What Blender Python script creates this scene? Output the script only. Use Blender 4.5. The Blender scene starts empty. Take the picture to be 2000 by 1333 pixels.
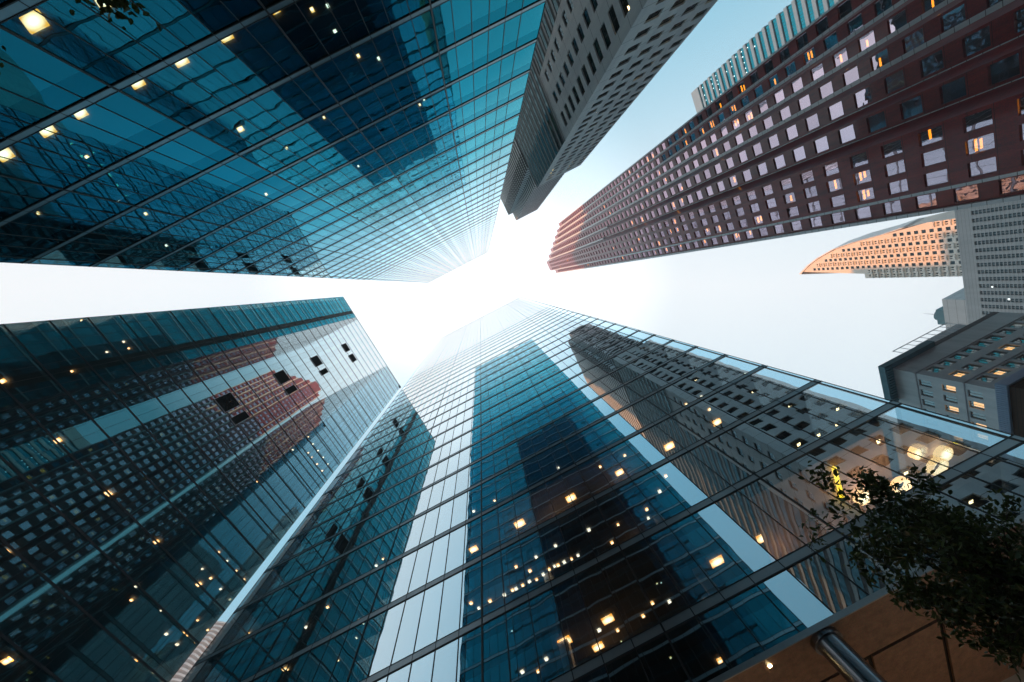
import bpy, bmesh, math, random
from mathutils import Matrix, Vector
random.seed(21)
sc = bpy.context.scene
COL = sc.collection
# ------------------------------------------------------------------ camera
# world frame: camera at the origin (eye height), ground at z = -1.6
cam = bpy.data.cameras.new("camera")
cam.sensor_width = 36.0
cam.lens = 565.0 / 2000.0 * 36.0
cam.clip_start = 0.05
cam.clip_end = 5000
co = bpy.data.objects.new("camera", cam)
COL.objects.link(co)
_z = Vector(((938 - 1000) / 565.0, -(558 - 666.5) / 565.0, -1.0)).normalized()
_a = math.radians(27.3)
_x = Vector((math.cos(_a), math.sin(_a), 0))
_x = (_x - _z * _x.dot(_z)).normalized()
_y = _z.cross(_x)
co.matrix_world = Matrix((_x, _y, _z)).to_4x4()
sc.camera = co
# ------------------------------------------------------------------ light
SUN_AZ = Vector((-1.0, -0.06, 0)).normalized()      # horizontal direction towards the sun
SUN_EL = math.radians(3.2)
W = bpy.data.worlds.new("World")
sc.world = W
W.use_nodes = True
wn, wl = W.node_tree.nodes, W.node_tree.links
wn.clear()
wout = wn.new('ShaderNodeOutputWorld')
bg = wn.new('ShaderNodeBackground')
sky = wn.new('ShaderNodeTexSky')
sky.sky_type = 'NISHITA'
sky.sun_disc = False
sky.sun_elevation = SUN_EL
sky.sun_rotation = math.atan2(SUN_AZ.x, SUN_AZ.y)
sky.air_density = 1.0
skb = wn.new('ShaderNodeVectorMath'); skb.operation = 'SCALE'; skb.inputs['Scale'].default_value = 0.10
wl.new(sky.outputs[0], skb.inputs[0])
tc = wn.new('ShaderNodeTexCoord')
# a thin veil of high cloud, brightest overhead and along one band of the sky
dv = wn.new('ShaderNodeVectorMath'); dv.operation = 'DOT_PRODUCT'
dv.inputs[1].default_value = (-0.45, 0.89, 0.0)
wl.new(tc.outputs['Generated'], dv.inputs[0])
ab = wn.new('ShaderNodeMath'); ab.operation = 'ABSOLUTE'
wl.new(dv.outputs['Value'], ab.inputs[0])
def ramp_node(nodes, stops, interp='LINEAR'):
    r = nodes.new('ShaderNodeValToRGB')
    r.color_ramp.interpolation = interp
    els = r.color_ramp.elements
    while len(els) > 1:
        els.remove(els[-1])
    els[0].position = stops[0][0]; els[0].color = (*stops[0][1], 1)
    for p, c in stops[1:]:
        e = els.new(p); e.color = (*c, 1)
    return r
r1 = ramp_node(wn, [(0.0, (0.92, 0.955, 0.98)), (0.22, (0.80, 0.89, 0.94)), (0.42, (0.50, 0.73, 0.85)), (0.6, (0.22, 0.54, 0.71)), (1.0, (0.12, 0.36, 0.50))])
wl.new(ab.outputs[0], r1.inputs[0])
sx = wn.new('ShaderNodeSeparateXYZ')
wl.new(tc.outputs['Generated'], sx.inputs[0])
r2 = ramp_node(wn, [(0.0, (0.60, 0.60, 0.60)), (0.35, (0.82, 0.82, 0.82)), (0.55, (0.95, 0.95, 0.95)), (0.8, (1.0, 1.0, 1.0)), (0.92, (1.30, 1.29, 1.28)), (0.975, (1.55, 1.53, 1.52)), (1.0, (1.58, 1.56, 1.55))], 'EASE')
wl.new(sx.outputs['Z'], r2.inputs[0])
mu = wn.new('ShaderNodeMix'); mu.data_type = 'RGBA'; mu.blend_type = 'MULTIPLY'; mu.inputs[0].default_value = 1
wl.new(r1.outputs[0], mu.inputs[6]); wl.new(r2.outputs[0], mu.inputs[7])
ad = wn.new('ShaderNodeMix'); ad.data_type = 'RGBA'; ad.blend_type = 'ADD'; ad.inputs[0].default_value = 1
wl.new(mu.outputs[2], ad.inputs[6]); wl.new(skb.outputs[0], ad.inputs[7])
wl.new(ad.outputs[2], bg.inputs[0])
bg.inputs[1].default_value = 1.0
wl.new(bg.outputs[0], wout.inputs[0])
sun = bpy.data.lights.new("sun", 'SUN')
sun.energy = 5.0
sun.angle = math.radians(0.5)
sun.color = (1.0, 0.36, 0.10)
so = bpy.data.objects.new("sun", sun)
COL.objects.link(so)
so.rotation_euler = (SUN_AZ * math.cos(SUN_EL) + Vector((0, 0, math.sin(SUN_EL)))).to_track_quat('Z', 'Y').to_euler()
sc.view_settings.view_transform = 'Standard'
sc.view_settings.look = 'None'
sc.view_settings.exposure = 0.0
sc.view_settings.gamma = 1.0
sc.render.engine = 'CYCLES'
sc.cycles.max_bounces = 10
sc.cycles.glossy_bounces = 7
sc.cycles.transparent_max_bounces = 14
sc.cycles.use_denoising = True
sc.cycles.caustics_reflective = True
sc.cycles.sample_clamp_indirect = 3.0
sc.cycles.caustics_refractive = False

# ------------------------------------------------------------------ materials
def new_mat(name):
    m = bpy.data.materials.new(name)
    m.use_nodes = True
    nt = m.node_tree
    nt.nodes.clear()
    out = nt.nodes.new('ShaderNodeOutputMaterial')
    return m, nt, out

def glass(name, refl, trans, wave=0.006, scale=0.9, rough=0.003, tilt=0.004, var=0.12):
    """coated facade glass: mirror strength and tint by viewing angle, part see-through, panes slightly warped"""
    m, nt, out = new_mat(name)
    N, L = nt.nodes, nt.links
    lw = N.new('ShaderNodeLayerWeight'); lw.inputs['Blend'].default_value = 0.5
    rp = ramp_node(N, refl)
    L.new(lw.outputs['Facing'], rp.inputs[0])
    geo = N.new('ShaderNodeNewGeometry')
    tcn = N.new('ShaderNodeTexCoord')
    w4 = N.new('ShaderNodeMath'); w4.operation = 'MULTIPLY'; w4.inputs[1].default_value = 40
    L.new(geo.outputs['Random Per Island'], w4.inputs[0])
    no = N.new('ShaderNodeTexNoise'); no.noise_dimensions = '4D'
    no.inputs['Scale'].default_value = scale; no.inputs['Detail'].default_value = 0.8
    L.new(tcn.outputs['Object'], no.inputs['Vector']); L.new(w4.outputs[0], no.inputs['W'])
    bp = N.new('ShaderNodeBump'); bp.inputs['Strength'].default_value = 1.0; bp.inputs['Distance'].default_value = wave
    L.new(no.outputs['Fac'], bp.inputs['Height'])
    # small tilt of each pane
    wn_ = N.new('ShaderNodeTexWhiteNoise'); wn_.noise_dimensions = '1D'
    L.new(w4.outputs[0], wn_.inputs['W'])
    sub = N.new('ShaderNodeVectorMath'); sub.operation = 'SUBTRACT'; sub.inputs[1].default_value = (.5, .5, .5)
    L.new(wn_.outputs['Color'], sub.inputs[0])
    scl = N.new('ShaderNodeVectorMath'); scl.operation = 'SCALE'; scl.inputs['Scale'].default_value = tilt * 2
    L.new(sub.outputs[0], scl.inputs[0])
    addn = N.new('ShaderNodeVectorMath'); addn.operation = 'ADD'
    L.new(bp.outputs[0], addn.inputs[0]); L.new(scl.outputs[0], addn.inputs[1])
    nrm = N.new('ShaderNodeVectorMath'); nrm.operation = 'NORMALIZE'
    L.new(addn.outputs[0], nrm.inputs[0])
    # panes differ a little
    mr = N.new('ShaderNodeMapRange'); mr.inputs['To Min'].default_value = 1 - var; mr.inputs['To Max'].default_value = 1.0
    L.new(geo.outputs['Random Per Island'], mr.inputs['Value'])
    vs = N.new('ShaderNodeVectorMath'); vs.operation = 'SCALE'
    L.new(rp.outputs[0], vs.inputs[0]); L.new(mr.outputs[0], vs.inputs['Scale'])
    gl = N.new('ShaderNodeBsdfGlossy'); gl.inputs['Roughness'].default_value = rough
    L.new(vs.outputs[0], gl.inputs['Color']); L.new(nrm.outputs[0], gl.inputs['Normal'])
    if trans is None:
        L.new(gl.outputs[0], out.inputs[0])
    else:
        tr = N.new('ShaderNodeBsdfTransparent'); tr.inputs[0].default_value = (*trans, 1)
        as_ = N.new('ShaderNodeAddShader')
        L.new(gl.outputs[0], as_.inputs[0]); L.new(tr.outputs[0], as_.inputs[1])
        L.new(as_.outputs[0], out.inputs[0])
    return m

def stone(name, c1, c2, scale=3.0, rough=0.7, bump=0.02, joint=None, coat=0.0, spec=0.5, fleck=None, metallic=0.0):
    """stone, concrete, paint or metal: mottled colour, fine bump, optional joints along z (spacing, width)"""
    m, nt, out = new_mat(name)
    N, L = nt.nodes, nt.links
    tcn = N.new('ShaderNodeTexCoord')
    no = N.new('ShaderNodeTexNoise'); no.inputs['Scale'].default_value = scale; no.inputs['Detail'].default_value = 6; no.inputs['Roughness'].default_value = 0.65
    mp = N.new('ShaderNodeMapping'); mp.inputs['Scale'].default_value = (1, 1, 0.22)
    L.new(tcn.outputs['Object'], mp.inputs[0]); L.new(mp.outputs[0], no.inputs['Vector'])
    rp = ramp_node(N, [(0.32, c1), (0.68, c2)])
    L.new(no.outputs['Fac'], rp.inputs[0])
    colour = rp.outputs[0]
    if fleck:
        vo = N.new('ShaderNodeTexVoronoi'); vo.inputs['Scale'].default_value = fleck
        L.new(tcn.outputs['Object'], vo.inputs['Vector'])
        fm = N.new('ShaderNodeMix'); fm.data_type = 'RGBA'; fm.blend_type = 'MULTIPLY'; fm.inputs[0].default_value = 0.5
        L.new(colour, fm.inputs[6]); L.new(vo.outputs['Color'], fm.inputs[7])
        colour = fm.outputs[2]
    if joint:
        sp, wd = joint
        sz = N.new('ShaderNodeSeparateXYZ'); L.new(tcn.outputs['Object'], sz.inputs[0])
        dvd = N.new('ShaderNodeMath'); dvd.operation = 'DIVIDE'; dvd.inputs[1].default_value = sp
        L.new(sz.outputs['Z'], dvd.inputs[0])
        fr = N.new('ShaderNodeMath'); fr.operation = 'FRACT'; L.new(dvd.outputs[0], fr.inputs[0])
        lt = N.new('ShaderNodeMath'); lt.operation = 'LESS_THAN'; lt.inputs[1].default_value = wd / sp
        L.new(fr.outputs[0], lt.inputs[0])
        jm = N.new('ShaderNodeMix'); jm.data_type = 'RGBA'; jm.inputs[7].default_value = (c1[0] * .25, c1[1] * .25, c1[2] * .25, 1)
        L.new(lt.outputs[0], jm.inputs[0]); L.new(colour, jm.inputs[6])
        colour = jm.outputs[2]
    b = N.new('ShaderNodeBsdfPrincipled')
    b.inputs['Roughness'].default_value = rough
    b.inputs['Specular IOR Level'].default_value = spec
    b.inputs['Coat Weight'].default_value = coat
    b.inputs['Coat Roughness'].default_value = 0.08
    b.inputs['Metallic'].default_value = metallic
    L.new(colour, b.inputs['Base Color'])
    if bump:
        n2 = N.new('ShaderNodeTexNoise'); n2.inputs['Scale'].default_value = scale * 6; n2.inputs['Detail'].default_value = 5
        L.new(tcn.outputs['Object'], n2.inputs['Vector'])
        bp = N.new('ShaderNodeBump'); bp.inputs['Distance'].default_value = bump; bp.inputs['Strength'].default_value = 0.5
        L.new(n2.outputs['Fac'], bp.inputs['Height']); L.new(bp.outputs[0], b.inputs['Normal'])
    L.new(b.outputs[0], out.inputs[0])
    return m

def emit(name, col, s):
    m, nt, out = new_mat(name)
    e = nt.nodes.new('ShaderNodeEmission'); e.inputs[0].default_value = (*col, 1); e.inputs[1].default_value = s
    nt.links.new(e.outputs[0], out.inputs[0])
    m.cycles.emission_sampling = 'NONE'
    return m

G_A = glass('teal_vision_glass', [(0.0, (.008, .12, .15)), (.38, (.012, .175, .235)), (.55, (.022, .27, .365)), (.66, (.12, .47, .56)), (.78, (.58, .79, .85)), (.90, (.94, .96, .97))], (.16, .26, .28), wave=0.005, scale=0.8, tilt=0.0004, var=0.2)
G_AS = glass('teal_spandrel_glass', [(0.0, (.005, .08, .10)), (.38, (.008, .13, .18)), (.55, (.012, .20, .28)), (.66, (.09, .38, .48)), (.78, (.50, .71, .78)), (.90, (.92, .94, .95))], None, wave=0.005, scale=0.8, tilt=0.0009)
G_C = glass('pale_mirror_glass', [(0.0, (.40, .50, .55)), (.35, (.60, .72, .78)), (.6, (.74, .83, .87)), (.8, (.86, .91, .93)), (.95, (.95, .96, .97))], (.22, .25, .26), wave=0.004, scale=0.7, tilt=0.0014, var=0.05)
G_B = glass('dark_teal_mirror_glass', [(0.0, (.03, .11, .135)), (.25, (.055, .17, .20)), (.38, (.30, .45, .49)), (.46, (.64, .74, .77)), (.62, (.84, .88, .90)), (.9, (.95, .96, .97))], (.26, .28, .26), wave=0.0022, scale=0.5, tilt=0.0007, var=0.05)
G_SIDE = glass('teal_side_glass', [(0.0, (.02, .16, .22)), (.5, (.06, .30, .40)), (.8, (.40, .60, .68)), (1, (.8, .86, .9))], (.18, .24, .26), wave=0.008, scale=0.8)
G_E = glass('pink_mirror_glass', [(0.0, (.84, .68, .76)), (.3, (.78, .56, .65)), (.42, (.62, .42, .50)), (.55, (.38, .22, .26)), (.70, (.20, .09, .09)), (1, (.32, .16, .15))], (.34, .30, .24), wave=0.006, scale=0.8, tilt=0.004, var=0.28)
G_DARK = glass('dark_window_glass', [(0.0, (.03, .045, .05)), (.5, (.06, .09, .10)), (.8, (.25, .30, .32)), (1, (.7, .75, .8))], (.12, .12, .12), wave=0.006, scale=0.8)
G_RIB = glass('ribbon_window_glass', [(0.0, (.03, .06, .065)), (.5, (.06, .10, .11)), (.85, (.12, .17, .18)), (1, (.4, .45, .5))], None, wave=0.01, scale=0.6, var=0.5)
G_W = glass('blue_green_window_glass', [(0.0, (.02, .30, .38)), (.5, (.03, .38, .47)), (.8, (.2, .5, .58)), (1, (.8, .85, .9))], None, wave=0.006, scale=0.4, tilt=0.01, var=0.3)
M_BAND = stone('satin_aluminium', (.30, .33, .36), (.38, .41, .43), scale=.6, rough=.32, bump=0, metallic=.6)
M_BANDA = stone('blue_grey_aluminium', (.20, .30, .34), (.27, .37, .41), scale=.6, rough=.30, bump=0, metallic=.6)
M_MULL = stone('black_anodised_metal', (.012, .014, .018), (.02, .022, .027), scale=2, rough=.4, bump=0)
M_CORE = stone('dark_interior_wall', (.03, .035, .04), (.05, .055, .06), scale=.5, rough=.9, bump=0)
M_CEIL = stone('office_ceiling_panel', (.11, .11, .11), (.14, .14, .14), scale=.5, rough=.9, bump=0)
M_CONC = stone('grey_precast_concrete', (.60, .60, .61), (.80, .79, .77), scale=.35, rough=.75, bump=.01, joint=(3.33, .07))
M_CONCD = stone('slate_spandrel', (.10, .12, .125), (.14, .165, .17), scale=.5, rough=.5, bump=0)
M_ROOF = stone('roof_membrane', (.10, .10, .10), (.14, .14, .14), rough=.9)
M_GRAN = stone('red_polished_granite', (.20, .012, .024), (.40, .036, .034), scale=1.2, rough=.36, bump=0, joint=(1.93, .05), coat=.5, fleck=14)
M_FIN = stone('pale_pink_granite_panel', (.66, .70, .73), (.80, .81, .82), scale=1.0, rough=.25, bump=0, joint=(1.283, .06), coat=.6)
M_WMARB = stone('white_marble_cladding', (.76, .77, .78), (.84, .84, .85), scale=.3, rough=.5, bump=0)
M_WHITE = stone('white_painted_slab_edge', (.74, .74, .75), (.84, .84, .84), scale=.4, rough=.6, bump=0)
M_BLACK = stone('black_recess', (.008, .009, .01), (.014, .015, .016), rough=.8, bump=0)
M_CREAM = stone('cream_limestone', (.70, .67, .62), (.80, .77, .72), scale=.3, rough=.75, bump=.01)
M_GREY = stone('pale_grey_stone', (.33, .34, .35), (.42, .43, .44), scale=.25, rough=.6, bump=0, joint=(1.28, .07))
M_GSTN = stone('weathered_grey_limestone', (.33, .35, .35), (.46, .48, .475), scale=.5, rough=.32, bump=.01, coat=.4)
M_GWALL = stone('light_grey_metal_cladding', (.46, .46, .47), (.54, .54, .55), scale=.2, rough=.6, bump=0, joint=(4.0, .15))
M_SOFF = stone('brown_stone_soffit', (.20, .125, .085), (.40, .25, .17), scale=2.4, rough=.5, bump=.012, fleck=60)
M_STEEL = stone('brushed_steel', (.12, .14, .17), (.36, .38, .42), scale=2.5, rough=.30, bump=.004, metallic=1.0)
M_BRICK = stone('dark_brown_brick', (.05, .022, .012), (.09, .04, .02), scale=4, rough=.8, joint=(.35, .05))
M_CORR = stone('light_blue_corrugated_metal', (.30, .40, .55), (.38, .48, .62), scale=.4, rough=.5, bump=0)
M_COPPER = stone('teal_weathered_copper', (.04, .13, .16), (.08, .19, .22), scale=1, rough=.6)
M_BARK = stone('dark_bark', (.030, .022, .015), (.055, .04, .028), scale=18, rough=.9, bump=.02)
M_ROAD = stone('asphalt', (.040, .041, .043), (.062, .062, .064), scale=6, rough=.85, bump=.01)
M_PAVE = stone('concrete_paving', (.20, .20, .195), (.27, .265, .26), scale=2.5, rough=.8, bump=.006)
M_MAG = stone('magenta_sign_face', (.50, .008, .12), (.55, .01, .15), scale=.3, rough=.5, bump=0)
def lamp_mat(name, c_in, c_out, s_):
    m, nt, out = new_mat(name)
    N, L = nt.nodes, nt.links
    t = N.new('ShaderNodeTexCoord'); mp = N.new('ShaderNodeMapping'); mp.inputs['Location'].default_value = (-.5, -.5, 0); mp.inputs['Scale'].default_value = (1, 1, 0)
    ln = N.new('ShaderNodeVectorMath'); ln.operation = 'LENGTH'
    L.new(t.outputs['Generated'], mp.inputs[0]); L.new(mp.outputs[0], ln.inputs[0])
    r = ramp_node(N, [(.12, c_in), (.62, c_out)])
    L.new(ln.outputs['Value'], r.inputs[0])
    e = N.new('ShaderNodeEmission'); e.inputs[1].default_value = s_
    L.new(r.outputs[0], e.inputs[0]); L.new(e.outputs[0], out.inputs[0])
    m.cycles.emission_sampling = 'NONE'
    return m
L_WARM = lamp_mat('warm_lamp', (1, .80, .50), (.55, .20, .02), 9)
L_WHITE = lamp_mat('white_lamp', (1, .90, .70), (.50, .40, .28), 7)
L_AMBER = emit('amber_lamp', (1, .36, .02), 4.5)
L_STRONG = emit('bright_warm_lamp', (1, .70, .32), 40)
L_WIN = emit('white_office_lamp', (.9, 1, 1), 3.0)
L_YEL = emit('yellow_neon_tube', (1, .62, .02), 6)

def leaf_mat(name, c):
    m, nt, out = new_mat(name)
    N, L = nt.nodes, nt.links
    g = N.new('ShaderNodeNewGeometry')
    rp = ramp_node(N, [(0, tuple(x * .55 for x in c)), (.7, c), (1, (c[0] * 1.9, c[1] * 1.5, c[2]))])
    L.new(g.outputs['Random Per Island'], rp.inputs[0])
    b = N.new('ShaderNodeBsdfPrincipled'); b.inputs['Roughness'].default_value = .45
    L.new(rp.outputs[0], b.inputs['Base Color'])
    t = N.new('ShaderNodeBsdfTranslucent'); L.new(rp.outputs[0], t.inputs[0])
    mx = N.new('ShaderNodeMixShader'); mx.inputs[0].default_value = .10
    L.new(b.outputs[0], mx.inputs[1]); L.new(t.outputs[0], mx.inputs[2]); L.new(mx.outputs[0], out.inputs[0])
    return m
M_LEAF = leaf_mat('green_leaf', (.045, .085, .020))

# ------------------------------------------------------------------ mesh helpers
class MB:
    def __init__(s):
        s.v = []; s.f = []
    def quad(s, a, b, c, d):
        i = len(s.v); s.v += [tuple(a), tuple(b), tuple(c), tuple(d)]; s.f.append((i, i + 1, i + 2, i + 3)); return s
    def poly(s, pts):
        i = len(s.v); s.v += [tuple(p) for p in pts]; s.f.append(tuple(range(i, i + len(pts)))); return s
    def box(s, x0, x1, y0, y1, z0, z1):
        i = len(s.v)
        s.v += [(x0, y0, z0), (x1, y0, z0), (x1, y1, z0), (x0, y1, z0), (x0, y0, z1), (x1, y0, z1), (x1, y1, z1), (x0, y1, z1)]
        for f in ((0, 3, 2, 1), (4, 5, 6, 7), (0, 1, 5, 4), (1, 2, 6, 5), (2, 3, 7, 6), (3, 0, 4, 7)):
            s.f.append(tuple(i + k for k in f))
        return s
    def prism(s, pts, z0, z1, cap=True):
        n = len(pts); i = len(s.v)
        s.v += [(x, y, z0) for x, y in pts] + [(x, y, z1) for x, y in pts]
        for k in range(n):
            s.f.append((i + k, i + (k + 1) % n, i + n + (k + 1) % n, i + n + k))
        if cap:
            s.f.append(tuple(i + k for k in reversed(range(n)))); s.f.append(tuple(i + n + k for k in range(n)))
        return s
    def tube(s, p0, p1, r0, r1, n=7):
        p0 = Vector(p0); p1 = Vector(p1); d = (p1 - p0).normalized()
        u = d.orthogonal().normalized(); w = d.cross(u); i = len(s.v)
        for p, r in ((p0, r0), (p1, r1)):
            for k in range(n):
                t = 2 * math.pi * k / n
                s.v.append(tuple(p + (u * math.cos(t) + w * math.sin(t)) * r))
        for k in range(n):
            s.f.append((i + k, i + (k + 1) % n, i + n + (k + 1) % n, i + n + k))
        s.f.append(tuple(i + k for k in range(n))); s.f.append(tuple(i + n + k for k in range(n)))
        return s
    def build(s, name, mat, parent=None, **kw):
        me = bpy.data.meshes.new(name)
        me.from_pydata(s.v, [], s.f); me.update()
        me.materials.append(mat)
        o = bpy.data.objects.new(name, me); COL.objects.link(o)
        if parent is not None:
            o.parent = parent
            o.location = tuple(-Vector(parent_world(parent)))
        for k, v in kw.items():
            o[k] = v
        return o
WORLD = {}
def parent_world(o):
    return WORLD.get(o.name, (0, 0, 0)) if o.parent is None else (0, 0, 0)
def thing(name, loc, label, cat, group=None):
    o = bpy.data.objects.new(name, None); COL.objects.link(o)
    o.empty_display_size = 1
    o.location = loc; WORLD[o.name] = loc
    o['label'] = label; o['category'] = cat
    if group: o['group'] = group
    return o
def sub(mb, name, mat, part, **kw):
    """a sub-part: parented to a part whose own mesh is already offset"""
    o = mb.build(name, mat)
    o.parent = part
    for k, v in kw.items(): o[k] = v
    return o

def smooth(o):
    for p in o.data.polygons: p.use_smooth = True
    return o

# a vertical face given by origin (x,y), direction u (unit, along the wall), outward normal n
class Face:
    def __init__(s, p0, p1):
        s.o = Vector((p0[0], p0[1], 0)); d = Vector((p1[0] - p0[0], p1[1] - p0[1], 0)); s.w = d.length
        s.u = d / s.w; s.n = Vector((s.u.y, -s.u.x, 0))     # outward when the outline runs counter-clockwise
    def P(s, u, z, out=0.0):
        return s.o + s.u * u + s.n * out + Vector((0, 0, z))
    def q(s, mb, u0, u1, z0, z1, out=0.0):
        return mb.quad(s.P(u0, z0, out), s.P(u1, z0, out), s.P(u1, z1, out), s.P(u0, z1, out))
    def slab(s, mb, u0, u1, z0, z1, a, b):
        """a box standing on the face from depth a to depth b (b outermost)"""
        c = [s.P(u0, z0, a), s.P(u1, z0, a), s.P(u1, z0, b), s.P(u0, z0, b), s.P(u0, z1, a), s.P(u1, z1, a), s.P(u1, z1, b), s.P(u0, z1, b)]
        i = len(mb.v); mb.v += [tuple(p) for p in c]
        for f in ((0, 1, 2, 3), (4, 7, 6, 5), (2, 1, 5, 6), (3, 2, 6, 7), (0, 3, 7, 4), (1, 0, 4, 5)):
            mb.f.append(tuple(i + k for k in f))

def walls(mb, face, z0, z1, wins, depth=.25):
    """wall with real openings: wins = list of (u0,u1,za,zb); reveals included"""
    zs = sorted({z0, z1, *[w[2] for w in wins], *[w[3] for w in wins]})
    zs = [z for z in zs if z0 <= z <= z1]
    for a, b in zip(zs[:-1], zs[1:]):
        if b - a < 1e-4: continue
        row = sorted([w for w in wins if w[2] < (a + b) / 2 < w[3]])
        x = 0.0
        for w in row:
            if w[0] - x > 1e-4: face.q(mb, x, w[0], a, b)
            x = w[1]
        if face.w - x > 1e-4: face.q(mb, x, face.w, a, b)
    for u0, u1, a, b in wins:
        P = face.P; d = -depth
        mb.quad(P(u0, a, 0), P(u0, b, 0), P(u0, b, d), P(u0, a, d))
        mb.quad(P(u1, a, 0), P(u1, a, d), P(u1, b, d), P(u1, b, 0))
        mb.quad(P(u0, a, 0), P(u0, a, d), P(u1, a, d), P(u1, a, 0))
        mb.quad(P(u0, b, 0), P(u1, b, 0), P(u1, b, d), P(u0, b, d))

def view_size(p, area):
    return area / max(1.0, Vector(p).length_squared)

def put_windows(parent, wins, mat, depth=.2, lim=100, name='window', frame=None):
    """wins = (face,u0,u1,za,zb): the hundred that show largest as parts, the rest as one part"""
    w2 = sorted(wins, key=lambda w: -view_size(w[0].P((w[1] + w[2]) / 2, (w[3] + w[4]) / 2), (w[2] - w[1]) * (w[4] - w[3])))
    rest = MB(); restf = MB()
    for i, (f, u0, u1, a, b) in enumerate(w2):
        mb = MB() if i < lim - 1 else rest
        f.q(mb, u0, u1, a, b, -depth)
        fm = MB() if i < lim - 1 else restf
        if frame:
            t, dd = .06, -depth + .05
            f.slab(fm, u0, u1, a, a + t, -depth + .004, dd); f.slab(fm, u0, u1, b - t, b, -depth + .004, dd)
            f.slab(fm, u0, u0 + t, a + t, b - t, -depth + .004, dd); f.slab(fm, u1 - t, u1, a + t, b - t, -depth + .004, dd)
            um = u0 + (u1 - u0) * .5
            f.slab(fm, um - t / 2, um + t / 2, a + t, b - t, -depth + .004, dd)
        if i < lim - 1:
            o = mb.build(name, mat, parent)
            if frame: sub(fm, 'frame', frame, o)
    if rest.f:
        o = rest.build(name, mat, parent, kind='stuff')
        if frame: sub(restf, 'frame', frame, o)

# ------------------------------------------------------------------ the ground
MB().poly([(-2500, -2500, -1.74), (2500, -2500, -1.74), (2500, 2500, -1.74), (-2500, 2500, -1.74)]).build('road', M_ROAD, kind='structure')
MB().box(-300, 60, -17.8, -9.2, -1.73, -1.6).build('pavement', M_PAVE, kind='structure')
MB().box(-300, 60, -2.2, 30.0, -1.73, -1.6).build('pavement', M_PAVE, kind='structure')

# ------------------------------------------------------------------ curtain-wall towers
def lamps(parent, data, big, small, q=1.0):
    for i, (x, y, z, k) in enumerate(data):
        r = {1: .105, 2: .25, 3: .40, 4: .55}[k] * q * (.85 + .3 * random.random())
        m = big if k > 1 else small
        if k == 1 and i % 2 == 0: m = big
        mb = MB().box(x - r, x + r, y - r * (.7 if k > 1 else 1), y + r * (.7 if k > 1 else 1), z - .05, z + .02)
        mb.build('ceiling_light', m, parent)
A_LAMPS=[(-13.56,-21.19,19.47,4),(-7.07,-21.02,23.52,3),(-10.29,-20.92,23.52,3),(-13.37,-20.91,23.52,3),(-17.44,-20.82,23.52,3),(-19.79,-20.81,23.52,3),(-22.87,-20.66,23.52,3),(-3.5,-21.03,23.52,2),(-10.09,-20.73,19.47,3),(-11.05,-19.06,27.57,2),(-27.71,-20.11,27.57,1),(-27.61,-20.22,31.62,1),(-18.8,-18.62,23.52,1),(-22.11,-18.38,27.57,1),(-24.14,-19.39,31.62,1),(-27.51,-18.52,35.67,1),(-5.63,-19.79,31.62,1),(-0.43,-20.03,23.52,1),(-0.2,-19.84,27.57,1),(-0.78,-18.64,23.52,1),(-1.43,-20.2,23.52,1),(1.14,-19.1,27.57,1),(-10.02,-18.98,31.62,1),(-6.38,-18.93,39.72,1),(3.13,-19.48,35.67,1),(3.76,-19.73,35.67,1),(-15.7,-18.55,35.67,1),(-22.7,-19.99,39.72,1)]
B_LAMPS=[(-59.66,-16.68,42.4,2),(-60.02,-7.34,42.4,2),(-60.26,1.8,42.4,2),(-60.15,2.15,42.4,2),(-62.35,2.2,34.4,2),(-55.77,10.69,26.4,2),(-60.2,11.47,42.4,2),(-60.2,20.72,42.4,2),(-62.14,22.16,34.4,2),(-60.16,-23.98,54.4,1),(-60.1,-21.16,54.4,1),(-57.09,-18.49,54.4,1),(-57.16,-17.23,54.4,1),(-55.92,-16.9,50.4,1),(-57.08,-15.4,46.4,1),(-61.49,24.91,34.4,1),(-59.56,19.18,46.4,1),(-59.55,21.27,46.4,1),(-59.54,23.66,46.4,1),(-58.06,18.71,42.4,1),(-58.14,20.72,42.4,1),(-58.22,23.13,42.4,1),(-59.65,26.01,46.4,1),(-61.19,19.64,38.4,1),(-58.36,23.62,38.4,1),(-56.46,20.81,34.4,1),(-61.27,24.38,38.4,1),(-56.49,22.86,34.4,1),(-61.34,26.66,38.4,1),(-61.1,14.71,38.4,1),(-56.27,14.46,34.4,1),(-58.31,25.47,42.4,1),(-57.44,14.04,74.4,1),(-57.61,16.29,74.4,1),(-56.74,16.84,70.4,1),(-57.58,18.52,74.4,1),(-56.73,18.31,70.4,1),(-57.56,20.77,74.4,1),(-56.72,20.46,70.4,1),(-57.65,22.99,74.4,1),(-56.71,22.63,70.4,1),(-55.94,13.54,66.4,1),(-59.13,14.37,58.4,1)]
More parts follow.
